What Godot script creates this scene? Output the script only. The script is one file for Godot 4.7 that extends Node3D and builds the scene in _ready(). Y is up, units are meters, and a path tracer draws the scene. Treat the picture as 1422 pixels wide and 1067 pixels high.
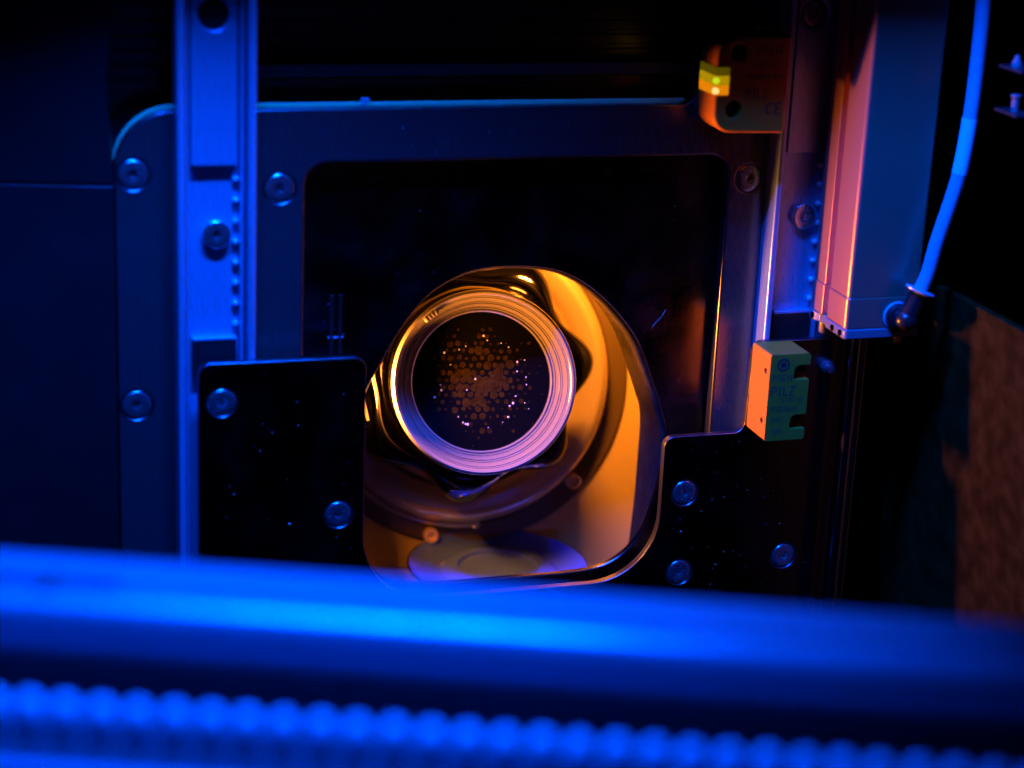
extends Node3D
# A close view into a machine: plates, drawer slides, a tilted ring port, switches and an air cylinder.
# Lengths in this script are millimetres; U turns them into metres.

const U := 0.001
var rng := RandomNumberGenerator.new()
var M := {}
var tex := {}
var where := {}          # node -> its base in millimetres (world axes)


# ------------------------------------------------------------------ mesh gathering
class MB:
	var v := PackedVector3Array()
	var n := PackedVector3Array()
	var t := PackedVector2Array()
	var o := Vector3.ZERO
	var bx := Vector3.RIGHT
	var by := Vector3.UP
	var bz := Vector3.BACK

	func _init(origin := Vector3.ZERO, x := Vector3.RIGHT, y := Vector3.UP, z := Vector3.BACK) -> void:
		o = origin
		bx = x
		by = y
		bz = z

	func tri(a: Vector3, b: Vector3, c: Vector3, na: Vector3, nb: Vector3, nc: Vector3, ua := Vector2.ZERO, ub := Vector2.ZERO, uc := Vector2.ZERO) -> void:
		var g := (b - a).cross(c - a)
		if g.length_squared() < 1e-14:
			return
		var pts := [a, b, c]
		var ns := [na, nb, nc]
		var us := [ua, ub, uc]
		if g.dot(na + nb + nc) > 0.0:
			pts = [a, c, b]
			ns = [na, nc, nb]
			us = [ua, uc, ub]
		for i in 3:
			var p: Vector3 = pts[i]
			var q: Vector3 = ns[i]
			v.append(o + bx * p.x + by * p.y + bz * p.z)
			n.append((bx * q.x + by * q.y + bz * q.z).normalized())
			t.append(us[i])

	func quad(a: Vector3, b: Vector3, c: Vector3, d: Vector3, na: Vector3, nb: Vector3, nc: Vector3, nd: Vector3) -> void:
		tri(a, b, c, na, nb, nc, uvp(a), uvp(b), uvp(c))
		tri(a, c, d, na, nc, nd, uvp(a), uvp(c), uvp(d))

	func uvp(p: Vector3) -> Vector2:
		return Vector2(p.x, p.y) * 0.01

	# one closed loop (material on its left) drawn up from z0 to z1, its rims rounded by b
	func wall(loop: PackedVector2Array, z0: float, z1: float, b: float, back := true) -> Array:
		var k := loop.size()
		var en := PackedVector2Array()
		for i in k:
			var e := loop[(i + 1) % k] - loop[i]
			en.append(Vector2(e.y, -e.x).normalized())
		var mit := PackedVector2Array()
		for i in k:
			var s := en[i] + en[(i + k - 1) % k]
			var l := maxf(s.length_squared(), 0.5)
			mit.append(s * 2.0 / l)
		var ring_in := PackedVector2Array()
		for i in k:
			ring_in.append(loop[i] - mit[i] * b)
		for i in k:
			var j := (i + 1) % k
			var na := en[i]
			var nb := en[i]
			if en[i].dot(en[(i + k - 1) % k]) > 0.8:
				na = (en[i] + en[(i + k - 1) % k]).normalized()
			if en[i].dot(en[j]) > 0.8:
				nb = (en[i] + en[j]).normalized()
			var wa := Vector3(na.x, na.y, 0)
			var wb := Vector3(nb.x, nb.y, 0)
			var zlo := z0 + (b if back else 0.0)
			var zhi := z1 - b
			quad(Vector3(loop[i].x, loop[i].y, zlo), Vector3(loop[j].x, loop[j].y, zlo), Vector3(loop[j].x, loop[j].y, zhi), Vector3(loop[i].x, loop[i].y, zhi), wa, wb, wb, wa)
			if b > 0.0:
				var steps := 3
				for side in ([1, -1] if back else [1]):
					var up := Vector3(0, 0, side)
					for q in steps:
						var f0 := PI / 2 * q / steps
						var f1 := PI / 2 * (q + 1) / steps
						var pts := []
						var nn := []
						for w in [[i, f0], [j, f0], [j, f1], [i, f1]]:
							var c2: Vector2 = loop[w[0]] - mit[w[0]] * b * (1.0 - cos(w[1]))
							var zz: float = (z1 - b + b * sin(w[1])) if side > 0 else (z0 + b - b * sin(w[1]))
							pts.append(Vector3(c2.x, c2.y, zz))
							var nw: Vector3 = wa if w[0] == i else wb
							nn.append(nw * cos(w[1]) + up * sin(w[1]))
						quad(pts[0], pts[1], pts[2], pts[3], nn[0], nn[1], nn[2], nn[3])
		return [ring_in]

	# a slab with holes; each hole is a loop, either way round; hb is the rounding of its rim
	func slab(outline: PackedVector2Array, holes: Array, z0: float, z1: float, b := 0.4, hb := -1.0, back := true, rim_mb: MB = null) -> void:
		var cut_mb: MB = rim_mb if rim_mb else self
		var outer := outline.duplicate()
		if Geometry2D.is_polygon_clockwise(outer):
			outer.reverse()
		# Geometry2D calls a loop clockwise by y down; settle it by area with y up
		if area(outer) < 0.0:
			outer.reverse()
		var cap: PackedVector2Array = cut_mb.wall(outer, z0, z1, b, back)[0]
		var cuts := []
		var xs := []
		for h in holes:
			var l: PackedVector2Array = h.duplicate()
			if area(l) > 0.0:
				l.reverse()
			var rim: PackedVector2Array = cut_mb.wall(l, z0, z1, b if hb < 0.0 else hb, back)[0]
			cuts.append(rim)
			var lo := INF
			var hi := -INF
			for p in rim:
				lo = minf(lo, p.x)
				hi = maxf(hi, p.x)
			xs.append((lo + hi) / 2)
		var x0 := INF
		var x1 := -INF
		for p in cap:
			x0 = minf(x0, p.x)
			x1 = maxf(x1, p.x)
		xs.append_array([x0 - 1.0, x1 + 1.0])
		xs.sort()
		for i in xs.size() - 1:
			if xs[i + 1] - xs[i] < 1e-4:
				continue
			var strip := PackedVector2Array([Vector2(xs[i], -2000), Vector2(xs[i + 1], -2000), Vector2(xs[i + 1], 2000), Vector2(xs[i], 2000)])
			var polys: Array = Geometry2D.intersect_polygons(strip, cap)
			for c in cuts:
				var next := []
				for p in polys:
					next.append_array(Geometry2D.clip_polygons(p, c))
				polys = next
			for p in polys:
				flat(p, z1, Vector3.BACK)
				if back:
					flat(p, z0, Vector3.FORWARD)

	func area(l: PackedVector2Array) -> float:
		var s := 0.0
		for i in l.size():
			s += l[i].cross(l[(i + 1) % l.size()])
		return s

	func flat(p: PackedVector2Array, z: float, up: Vector3) -> void:
		var idx := Geometry2D.triangulate_polygon(p)
		for i in range(0, idx.size(), 3):
			var a := Vector3(p[idx[i]].x, p[idx[i]].y, z)
			var b := Vector3(p[idx[i + 1]].x, p[idx[i + 1]].y, z)
			var c := Vector3(p[idx[i + 2]].x, p[idx[i + 2]].y, z)
			tri(a, b, c, up, up, up, uvp(a), uvp(b), uvp(c))

	# a box with rounded long edges
	func box(lo: Vector3, hi: Vector3, b := 0.3) -> void:
		slab(PackedVector2Array([Vector2(lo.x, lo.y), Vector2(hi.x, lo.y), Vector2(hi.x, hi.y), Vector2(lo.x, hi.y)]), [], lo.z, hi.z, b)

	# a profile of (radius, height) turned about z; wave and lobes bend the radius
	func lathe(prof: Array, k := 64, at := Vector3.ZERO, from := 0.0, to := TAU, wave := 0.0, lobes := 0) -> void:
		var m := prof.size()
		var pn := []
		for i in m - 1:
			var e: Vector2 = prof[i + 1] - prof[i]
			pn.append(Vector2(e.y, -e.x).normalized())
		for i in m - 1:
			var p0: Vector2 = prof[i]
			var p1: Vector2 = prof[i + 1]
			if p0.distance_to(p1) < 1e-6:
				continue
			var n0: Vector2 = pn[i]
			var n1: Vector2 = pn[i]
			if i > 0 and pn[i].dot(pn[i - 1]) > 0.75:
				n0 = (pn[i] + pn[i - 1]).normalized()
			if i < m - 2 and pn[i].dot(pn[i + 1]) > 0.75:
				n1 = (pn[i] + pn[i + 1]).normalized()
			for j in k:
				var a0 := from + (to - from) * j / k
				var a1 := from + (to - from) * (j + 1) / k
				var w := []
				var ww := []
				for q in [[p0, n0, a0], [p0, n0, a1], [p1, n1, a1], [p1, n1, a0]]:
					var a: float = q[2]
					var r: float = q[0].x
					var dr := 0.0
					if lobes:
						var g := clampf((r - 33.0) / 10.0, 0.0, 1.0)
						r += wave * g * (cos(lobes * (a - 1.05)) + 0.5 * cos(a - 2.4))
						dr = -wave * g * (lobes * sin(lobes * (a - 1.05)) + 0.5 * sin(a - 2.4))
					w.append(at + Vector3(r * cos(a), r * sin(a), q[0].y))
					var radial := Vector3(cos(a), sin(a), 0) - Vector3(-sin(a), cos(a), 0) * (dr / maxf(r, 0.01))
					ww.append((radial * q[1].x + Vector3(0, 0, q[1].y)).normalized())
				quad(w[0], w[1], w[2], w[3], ww[0], ww[1], ww[2], ww[3])

	func tube(path: Array, r: float, k := 20, closed_ends := true) -> void:
		var m := path.size()
		var rings := []
		var ref := Vector3(0.31, 0.2, 0.93)
		for i in m:
			var d: Vector3 = (path[mini(i + 1, m - 1)] - path[maxi(i - 1, 0)]).normalized()
			var s := d.cross(ref).normalized()
			var u := s.cross(d)
			var ring := []
			for j in k:
				var a := TAU * j / k
				ring.append([path[i] + (s * cos(a) + u * sin(a)) * r, s * cos(a) + u * sin(a)])
			rings.append(ring)
		for i in m - 1:
			for j in k:
				var a: Array = rings[i][j]
				var b: Array = rings[i][(j + 1) % k]
				var c: Array = rings[i + 1][(j + 1) % k]
				var d: Array = rings[i + 1][j]
				quad(a[0], b[0], c[0], d[0], a[1], b[1], c[1], d[1])
		if closed_ends:
			for e in [0, m - 1]:
				var nn: Vector3 = (path[e] - path[1 if e == 0 else m - 2]).normalized()
				for j in k:
					tri(path[e], rings[e][j][0], rings[e][(j + 1) % k][0], nn, nn, nn)


func ball(mb: MB, c: Vector3, r: Vector3, k := 16, lo := -PI / 2) -> void:
	var h := k / 2
	for i in h:
		var p0 := lo + (PI / 2 - lo) * i / h
		var p1 := lo + (PI / 2 - lo) * (i + 1) / h
		for j in k:
			var a0 := TAU * j / k
			var a1 := TAU * (j + 1) / k
			var w := []
			for q in [[p0, a0], [p0, a1], [p1, a1], [p1, a0]]:
				w.append(Vector3(cos(q[0]) * cos(q[1]), cos(q[0]) * sin(q[1]), sin(q[0])))
			mb.quad(c + w[0] * r, c + w[1] * r, c + w[2] * r, c + w[3] * r, (w[0] / r).normalized(), (w[1] / r).normalized(), (w[2] / r).normalized(), (w[3] / r).normalized())


# ------------------------------------------------------------------ scene tree
func put(called: String, mb: MB, m: Material, parent: Node3D = null) -> MeshInstance3D:
	var base := Vector3.ZERO
	var p := parent
	while p:
		base += where.get(p, Vector3.ZERO)
		p = p.get_parent() as Node3D if p.get_parent() != self else null
	var vs := PackedVector3Array()
	vs.resize(mb.v.size())
	for i in mb.v.size():
		vs[i] = (mb.v[i] - base) * U
	var a := []
	a.resize(Mesh.ARRAY_MAX)
	a[Mesh.ARRAY_VERTEX] = vs
	a[Mesh.ARRAY_NORMAL] = mb.n
	a[Mesh.ARRAY_TEX_UV] = mb.t
	var am := ArrayMesh.new()
	am.add_surface_from_arrays(Mesh.PRIMITIVE_TRIANGLES, a)
	am.surface_set_material(0, m)
	var o := MeshInstance3D.new()
	o.mesh = am
	o.name = called
	(parent if parent else self).add_child(o, true)
	return o


func thing(called: String, label: String, category: String, at: Vector3, group := "") -> Node3D:
	var o := Node3D.new()
	o.name = called
	add_child(o, true)
	o.position = at * U
	where[o] = at
	tag(o, label, category, group)
	return o


func tag(o: Node, label: String, category := "", group := "", kind := "") -> void:
	o.set_meta("label", label)
	if category:
		o.set_meta("category", category)
	if group:
		o.set_meta("group", group)
	if kind:
		o.set_meta("kind", kind)


func struct(called: String, mb: MB, m: Material, label: String) -> MeshInstance3D:
	var o := put(called, mb, m)
	tag(o, label, "", "", "structure")
	return o


# ------------------------------------------------------------------ outlines
func pv(a: Array) -> PackedVector2Array:
	var r := PackedVector2Array()
	for i in range(0, a.size(), 2):
		r.append(Vector2(a[i], a[i + 1]))
	return r


func circle(c: Vector2, r: float, k := 32) -> PackedVector2Array:
	var l := PackedVector2Array()
	for i in k:
		l.append(c + Vector2.from_angle(TAU * i / k) * r)
	return l


# corners as [x, y, radius]: straight lines with each corner rounded
func rounded(cs: Array) -> PackedVector2Array:
	var l := PackedVector2Array()
	var k := cs.size()
	for i in k:
		var p := Vector2(cs[i][0], cs[i][1])
		var r: float = cs[i][2]
		var a := (Vector2(cs[(i + k - 1) % k][0], cs[(i + k - 1) % k][1]) - p).normalized()
		var b := (Vector2(cs[(i + 1) % k][0], cs[(i + 1) % k][1]) - p).normalized()
		if r <= 0.0:
			l.append(p)
			continue
		var half := acos(clampf(a.dot(b), -1, 1)) / 2
		var d := r / tan(half)
		var s := p + a * d
		var e := p + b * d
		var c := p + (a + b).normalized() * r / sin(half)
		var f0 := (s - c).angle()
		var sweep := wrapf((e - c).angle() - f0, -PI, PI)
		var n := maxi(4, int(absf(sweep) * 8.0))
		for q in n + 1:
			l.append(c + Vector2.from_angle(f0 + sweep * q / n) * r)
	return l


func smooth(a: PackedVector2Array, sub := 4) -> PackedVector2Array:
	var l := PackedVector2Array()
	var k := a.size()
	for i in k:
		for q in sub:
			l.append(a[i].cubic_interpolate(a[(i + 1) % k], a[(i + k - 1) % k], a[(i + 2) % k], float(q) / sub))
	return l


func inset(l: PackedVector2Array, d: float) -> PackedVector2Array:
	var r := Geometry2D.offset_polygon(l, -d, Geometry2D.JOIN_ROUND)
	return r[0]


# ------------------------------------------------------------------ materials
func noise_tex(freq: float, seed_: int, lo: float, hi: float, octaves := 4, size := 512, kind := FastNoiseLite.TYPE_SIMPLEX_SMOOTH) -> NoiseTexture2D:
	var f := FastNoiseLite.new()
	f.noise_type = kind
	f.frequency = freq
	f.seed = seed_
	f.fractal_octaves = octaves
	var t := NoiseTexture2D.new()
	t.width = size
	t.height = size
	t.seamless = true
	t.noise = f
	var g := Gradient.new()
	g.set_color(0, Color(lo, lo, lo))
	g.set_color(1, Color(hi, hi, hi))
	t.color_ramp = g
	return t


func mat(called: String, c: Color, rough: float, metal := 0.0, scale := Vector3.ONE * 20.0, rough_tex: Texture2D = null, color_tex: Texture2D = null, height := 0.0, height_tex: Texture2D = null) -> StandardMaterial3D:
	var m := StandardMaterial3D.new()
	m.resource_name = called
	m.albedo_color = c.linear_to_srgb()
	m.roughness = rough
	m.metallic = metal
	if rough_tex or color_tex or height_tex:
		m.uv1_triplanar = true
		m.uv1_scale = scale
	if rough_tex:
		m.roughness_texture = rough_tex
		m.roughness_texture_channel = BaseMaterial3D.TEXTURE_CHANNEL_RED
	if color_tex:
		m.albedo_texture = color_tex
	if height_tex:
		m.heightmap_enabled = true
		m.heightmap_texture = height_tex
		m.heightmap_scale = height
	return m


func glow(called: String, c: Color, e: float) -> StandardMaterial3D:
	var m := mat(called, Color(0.02, 0.02, 0.02), 0.5)
	m.metallic_specular = 0.15
	m.emission_enabled = true
	m.emission = c.linear_to_srgb()
	m.emission_energy_multiplier = e
	return m


const BLUE := Color(0.0, 0.075, 1.0)
const AMBER := Color(1.0, 0.28, 0.025)


func materials() -> void:
	tex.brush = noise_tex(0.02, 3, 0.55, 1.0, 5)
	tex.blotch = noise_tex(0.008, 11, 0.6, 1.0, 5)
	tex.grain = noise_tex(0.12, 5, 0.7, 1.0, 3)
	tex.dirt = noise_tex(0.012, 21, 0.55, 1.0, 6)
	tex.smear = noise_tex(0.006, 31, 0.45, 1.0, 6)
	tex.lines = noise_tex(0.03, 9, 0.0, 1.0, 4)
	var vert := Vector3(260, 9, 260)
	M.plate = mat("brushed_dark_steel", Color(0.17, 0.17, 0.18), 0.34, 0.85, vert, tex.brush)
	M.cover = mat("black_plate", Color(0.17, 0.17, 0.18), 0.26, 1.0, Vector3.ONE * 12.0, tex.smear)
	M.floor = mat("dark_pocket_floor", Color(0.14, 0.14, 0.15), 0.32, 1.0, Vector3.ONE * 12.0, tex.smear)
	M.edge = mat("pale_edge", Color(0.24, 0.25, 0.28), 0.30, 1.0)  # paler than the faces: the lit look of edges is put into the colour
	M.ball = mat("bearing_steel", Color(0.62, 0.68, 0.75), 0.2, 0.4)
	M.sleeve = mat("pale_hose_sleeve", Color(0.60, 0.70, 0.82), 0.3)
	M.gasket = mat("green_gasket", Color(0.3, 1.0, 0.4), 0.55)
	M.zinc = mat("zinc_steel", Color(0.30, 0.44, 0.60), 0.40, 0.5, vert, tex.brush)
	M.screw = mat("screw_steel", Color(0.66, 0.68, 0.72), 0.30, 0.95, Vector3.ONE * 90.0, tex.blotch)
	M.hole = mat("black_hole", Color(0.01, 0.01, 0.01), 0.7)
	M.black = mat("black_plastic", Color(0.012, 0.012, 0.013), 0.3)
	M.tunnel = mat("black_oxide_bore", Color(0.055, 0.05, 0.05), 0.5, 0.2, Vector3.ONE * 40.0, tex.dirt, tex.blotch)
	M.panel = mat("dark_wall_panel", Color(0.04, 0.04, 0.046), 0.42, 0.75, Vector3.ONE * 9.0, tex.blotch)
	M.back = mat("black_back_panel", Color(0.03, 0.03, 0.034), 0.38, 0.3, Vector3(8, 60, 8), tex.blotch)
	M.backwall = mat("ribbed_back_panel", Color(0.09, 0.09, 0.1), 0.34, 0.4, Vector3(8, 60, 8), tex.blotch)
	M.yellow = mat("yellow_plastic", Color(0.80, 0.27, 0.022), 0.42, 0.0, Vector3.ONE * 60.0, null, tex.grain)
	M.yellow.metallic_specular = 0.3
	M.print = mat("dark_print", Color(0.012, 0.016, 0.03), 0.5)
	M.alu = mat("anodised_aluminium", Color(0.52, 0.24, 0.16), 0.38, 0.6, Vector3.ONE * 60.0, tex.grain)
	M.clear = mat("smoked_clear_plastic", Color(0.16, 0.16, 0.17), 0.18)
	M.brass = mat("brass_screw", Color(0.80, 0.55, 0.2), 0.26, 0.5)
	M.rod = mat("chromed_rod", Color(0.62, 0.62, 0.64), 0.16, 1.0)
	M.hose = mat("white_air_hose", Color(0.30, 0.36, 0.44), 0.34, 0.0, Vector3.ONE * 60.0, tex.blotch)
	M.ring = mat("frosted_acrylic", Color(0.17, 0.155, 0.16), 0.18, 0.0, Vector3.ONE * 70.0, tex.blotch)
	M.ring.metallic_specular = 0.85
	M.ring.clearcoat_enabled = true
	M.ring.clearcoat = 1.0
	M.ring.clearcoat_roughness = 0.12
	M.collar = mat("polished_black_chrome", Color(0.13, 0.12, 0.11), 0.13, 1.0, Vector3.ONE * 20.0, tex.dirt)
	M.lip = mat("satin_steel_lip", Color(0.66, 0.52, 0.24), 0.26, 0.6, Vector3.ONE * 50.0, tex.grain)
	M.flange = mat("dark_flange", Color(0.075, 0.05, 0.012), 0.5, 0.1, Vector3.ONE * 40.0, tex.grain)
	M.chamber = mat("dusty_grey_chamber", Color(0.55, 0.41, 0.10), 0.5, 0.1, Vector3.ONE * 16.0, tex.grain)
	M.housing = mat("dark_chamber_side", Color(0.05, 0.05, 0.05), 0.5)
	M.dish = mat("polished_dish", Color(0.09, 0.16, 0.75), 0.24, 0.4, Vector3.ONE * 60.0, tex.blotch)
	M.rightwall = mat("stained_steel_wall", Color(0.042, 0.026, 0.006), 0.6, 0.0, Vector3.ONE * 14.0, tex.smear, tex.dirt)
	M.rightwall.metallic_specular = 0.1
	M.bar = mat("satin_blue_bar", Color(0.18, 0.37, 0.47), 0.40, 0.4, Vector3.ONE * 40.0, tex.blotch)
	M.barface = mat("gloss_black_face", Color(0.07, 0.075, 0.09), 0.2)
	M.peg = mat("white_peg", Color(0.6, 0.76, 0.9), 0.35)
	M.dust = mat("dust", Color(0.5, 0.5, 0.5), 0.9)
	M.ledblue = glow("blue_led", BLUE, 6.0)
	M.ledamber = glow("amber_lamp_face", AMBER, 3.0)


# ------------------------------------------------------------------ lights and camera
func camera_and_lights() -> void:
	var cam := Camera3D.new()
	cam.name = "camera"
	add_child(cam)
	cam.transform = Transform3D(Basis(Vector3(0.95403, 0.0432, 0.29658), Vector3(0.05274, 0.94991, -0.30803), Vector3(-0.29504, 0.30951, 0.90397)).orthonormalized(), Vector3(-212.43, 222.85, 650.86) * U)
	var at := CameraAttributesPhysical.new()
	at.frustum_focal_length = 64.6
	at.frustum_focus_distance = 0.738
	at.exposure_aperture = 4.6
	at.frustum_near = 0.02
	at.frustum_far = 20.0
	cam.attributes = at
	cam.fov = 21.042
	cam.near = 0.02
	cam.far = 20.0
	cam.current = true
	var we := WorldEnvironment.new()
	we.name = "surroundings"
	var e := Environment.new()
	e.background_mode = Environment.BG_COLOR
	e.background_color = Color(0, 0, 0)
	e.tonemap_mode = Environment.TONE_MAPPER_LINEAR
	e.tonemap_exposure = 0.8
	e.sdfgi_enabled = true
	e.ssao_enabled = true
	e.ssil_enabled = true
	we.environment = e
	add_child(we)
	led_strip()
	amber_lamp(Vector3(-48.2, -6, -26), Vector3(0.96, 0.22, 0.12), 11, 24, 0.135, "narrow amber lamp on the bore wall behind the left of the opening")
	amber_lamp(Vector3(36, 54, -37), Vector3(0.2, -0.72, -0.65), 18, 6, 0.062, "small amber lamp added out of view above the flange to light its lip")  # added lamp, lights the lip and the sheet at lower right


func area_light(called: String, parent: Node3D, at: Vector3, towards: Vector3, size: Vector2, c: Color, energy: float, up := Vector3.UP) -> void:
	var l := AreaLight3D.new()
	l.name = called
	parent.add_child(l)
	l.area_size = size * U
	l.light_color = c.linear_to_srgb()
	l.light_energy = energy
	l.shadow_enabled = true
	l.transform = Transform3D(Basis.looking_at(towards.normalized(), up), (at - where[parent]) * U)


func led_strip() -> void:
	# rows of blue diodes in front of the opening, above the picture, and two unseen sheets added to shade machine and bar
	var c := Vector3(-95, 430, 190)
	var aim := Vector3(0.1, -0.93, -0.3).normalized()
	var side := Vector3(1, 0, 0)
	var up := aim.cross(side).normalized()
	side = up.cross(aim).normalized()
	var t := thing("led_panel", "long panel of small blue diodes above the front opening", "lamp", c)
	var mb := MB.new(c, side, up, -aim)
	mb.box(Vector3(-97, -18, 0.5), Vector3(97, 18, 6), 1.0)
	put("housing", mb, M.black, t)
	for i in 10:
		for j in 2:
			var d := MB.new(c, side, up, -aim)
			var x := -91.0 + i * 19.0
			var y := -13.0 + j * 20.0
			d.box(Vector3(x, y, -0.6), Vector3(x + 11, y + 6, 0.48), 0.3)
			put("led", d, M.ledblue, t)
	area_light("panel_light", t, c + aim * 1.5, aim, Vector2(184, 32), BLUE, 1.7, up)
	var h := MB.new()
	h.slab(rounded([[-420, 268, 0], [-62, 268, 10], [-46, 238, 10], [260, 238, 0], [260, 460, 0], [-420, 460, 0]]), [], 94, 98, 0.5)  # stepped outline shaped to shade the upper right more
	var hd := put("shade_sheet", h, M.back)  # added out of view to block the blue light
	tag(hd, "unseen dark sheet added above the picture to shade the upper machine", "panel")
	var sh := MB.new()
	sh.box(Vector3(-64, 192, 215), Vector3(240, 198, 345), 0.5)
	tag(put("shade_ledge", sh, M.back), "unseen dark ledge added above the blurred bar to dim its right end", "ledge")  # added out of view, keeps light off the right of bar and beads


func amber_lamp(c: Vector3, aim_: Vector3, w: float, h: float, energy: float, label: String) -> void:
	var aim := aim_.normalized()
	var up := (Vector3.UP - aim * aim.y).normalized()
	var side := up.cross(aim).normalized()
	var t := thing("chamber_lamp", label, "lamp", c, "amber lamps inside the chamber")
	var mb := MB.new(c, side, up, -aim)
	mb.box(Vector3(-w / 2 - 1, -h / 2 - 1.5, 0.5), Vector3(w / 2 + 1, h / 2 + 1.5, 2), 0.5)
	put("housing", mb, M.black, t)
	var f := MB.new(c, side, up, -aim)
	f.box(Vector3(-w / 2, -h / 2, -0.6), Vector3(w / 2, h / 2, 0.4), 0.3)
	put("lamp_face", f, M.ledamber, t)
	area_light("lamp_light", t, c + aim * 1.6, aim, Vector2(w, h), AMBER, energy, up)


# ------------------------------------------------------------------ screws and lettering
func letters(word: String, size: float, depth := 0.12) -> Mesh:
	var tm := TextMesh.new()
	tm.text = word
	var f := SystemFont.new()
	f.font_names = PackedStringArray(["Droid Sans"])
	tm.font = f
	tm.font_size = 24
	tm.pixel_size = size / 24.0 * U
	tm.depth = depth * U
	tm.curve_step = 2.0
	return tm


func text(called: String, word: String, at: Vector3, size: float, m: Material, parent: Node3D, depth := 0.12) -> void:
	var o := MeshInstance3D.new()
	o.mesh = letters(word, size, depth)
	o.material_override = m
	o.name = called
	parent.add_child(o, true)
	o.position = (at - where.get(parent, Vector3.ZERO)) * U


# a socket head screw whose face looks along z, its under side at c; marked ones carry small letters
func screw(c: Vector3, r: float, turn: float, parent: Node3D, m: Material = null, marked := false, tall := 0.5) -> void:
	var base: Material = m if m else M.screw
	var head := Node3D.new()
	head.name = "screw"
	parent.add_child(head, true)
	head.position = (c - where[parent]) * U
	head.rotation.z = turn
	where[head] = c - where[parent]
	var k := 40
	var hx := r * 0.36
	var mb := MB.new(c)
	mb.lathe([Vector2(r, -1.2), Vector2(r, tall - 0.45), Vector2(r * 0.97, tall - 0.2), Vector2(r * 0.86, tall), Vector2(r * 0.58, tall), Vector2(hx, tall - 0.02)], k)
	put("head", mb, base, head)
	var s := MB.new(c)
	s.lathe([Vector2(hx, tall - 0.02), Vector2(hx * 0.94, tall - 0.2), Vector2(hx * 0.92, tall - 1.3), Vector2(0.01, tall - 1.5)], 6)
	put("socket", s, base, head)
	if marked:
		var st := SurfaceTool.new()
		st.begin(Mesh.PRIMITIVE_TRIANGLES)
		var word := "CYBIC"
		for i in 5:
			var a := -PI / 2 + (i - 2) * 0.42
			st.append_from(letters(word[i], r * 0.42, 0.1), 0, Transform3D(Basis(Vector3.BACK, a + PI / 2), Vector3(cos(a) * r * 0.66, sin(a) * r * 0.66, tall + 0.02) * U))
		for i in 2:
			var a := PI / 2 - (i - 0.5) * 0.5
			st.append_from(letters("CY"[i], r * 0.42, 0.1), 0, Transform3D(Basis(Vector3.BACK, a - PI / 2), Vector3(cos(a) * r * 0.66, sin(a) * r * 0.66, tall + 0.02) * U))
		var mk := MeshInstance3D.new()
		mk.mesh = st.commit()
		mk.material_override = M.screw
		mk.name = "marking"
		head.add_child(mk, true)


# ------------------------------------------------------------------ large structure
func setting() -> void:
	var b := MB.new()
	b.box(Vector3(-150, 60, -28), Vector3(148, 240, -24), 0.3)
	for y in [100.0, 104.8, 109.4, 114.4, 119.2]:
		b.box(Vector3(-140, y, -24.2), Vector3(62, y + 3.6, -23.2), 0.45)
	struct("back_wall", b, M.backwall, "black back panel seen above the main plate")
	var u := MB.new()
	u.box(Vector3(-140, 127.9, -23), Vector3(63, 240, -14), 0.4)
	struct("upper_wall", u, M.back, "black panel whose lower edge runs along the top of the picture")
	# the side wall at the right, and a low panel shaped to bound the amber patch
	var w := MB.new()
	w.box(Vector3(236, -220, -60), Vector3(240, 260, 160), 0.5)
	struct("right_wall", w, M.back, "dark wall at the right edge of the picture")
	var low := thing("side_panel", "stained steel panel at lower right, dimly lit amber, its rounded top shaped to end the glow", "panel", Vector3(152, -200, 40))
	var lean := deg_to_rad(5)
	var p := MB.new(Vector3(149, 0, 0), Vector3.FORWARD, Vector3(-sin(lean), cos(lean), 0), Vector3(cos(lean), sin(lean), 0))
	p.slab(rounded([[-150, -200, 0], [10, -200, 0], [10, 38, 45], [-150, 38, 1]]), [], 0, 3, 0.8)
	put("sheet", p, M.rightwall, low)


	# chamber behind the opening
	var s := MB.new()
	s.box(Vector3(-110, -170, -129.9), Vector3(-106, 110, -12.2), 0.3)
	s.box(Vector3(114, -170, -129.9), Vector3(118, 110, -12.2), 0.3)
	s.box(Vector3(-105.9, 106, -129.9), Vector3(113.9, 110, -12.2), 0.3)
	s.box(Vector3(-105.9, -170, -129.9), Vector3(113.9, -166, -12.2), 0.3)
	struct("chamber_side_wall", s, M.housing, "dark side walls of the chamber behind the opening")


func left_panel() -> void:
	var c := Vector3(-136.6, 74, 0)
	var t := thing("side_panel", "dark blue wall panel left of the main plate, in two sheets with a seam", "panel", c)
	t.rotation.y = deg_to_rad(-12)
	var up := MB.new(c)
	up.slab(rounded([[-130, 0.35, 0.2], [0.6, 0.35, 0.2], [-0.2, 14, 6], [-1.5, 33, 12], [0.8, 52, 8], [1.5, 100, 0.2], [-130, 100, 0.2]]), [], -4, 0, 0.5)
	put("sheet", up, M.panel, t)
	var lo := MB.new(c)
	lo.slab(rounded([[-130, -200, 0.2], [0.4, -200, 0.2], [0.4, -0.35, 0.2], [-130, -0.35, 0.2]]), [], -4, 0.25, 0.5)
	put("sheet", lo, M.panel, t)


func hole_outline() -> PackedVector2Array:
	return smooth(pv([5, -76.4, 24, -76.4, 38.4, -75.2, 48, -70.5, 54.4, -63, 57.7, -54, 60, -45, 61.6, -35, 62.2, -25, 59, -14, 54.2, -1.4, 49.2, 10, 43.3, 18.4, 36, 26.2, 27.2, 33.3, 17.6, 38, 7.4, 39.9, -3.6, 40.3, -12.7, 39.4, -20.7, 36.7, -29.5, 31, -38, 20.8, -45, 8.5, -50, -1, -54.5, -14, -57.4, -25, -57.6, -35, -56, -45, -54, -54, -50, -63, -44, -70.5, -34, -75.2, -20, -76.4]))


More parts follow.
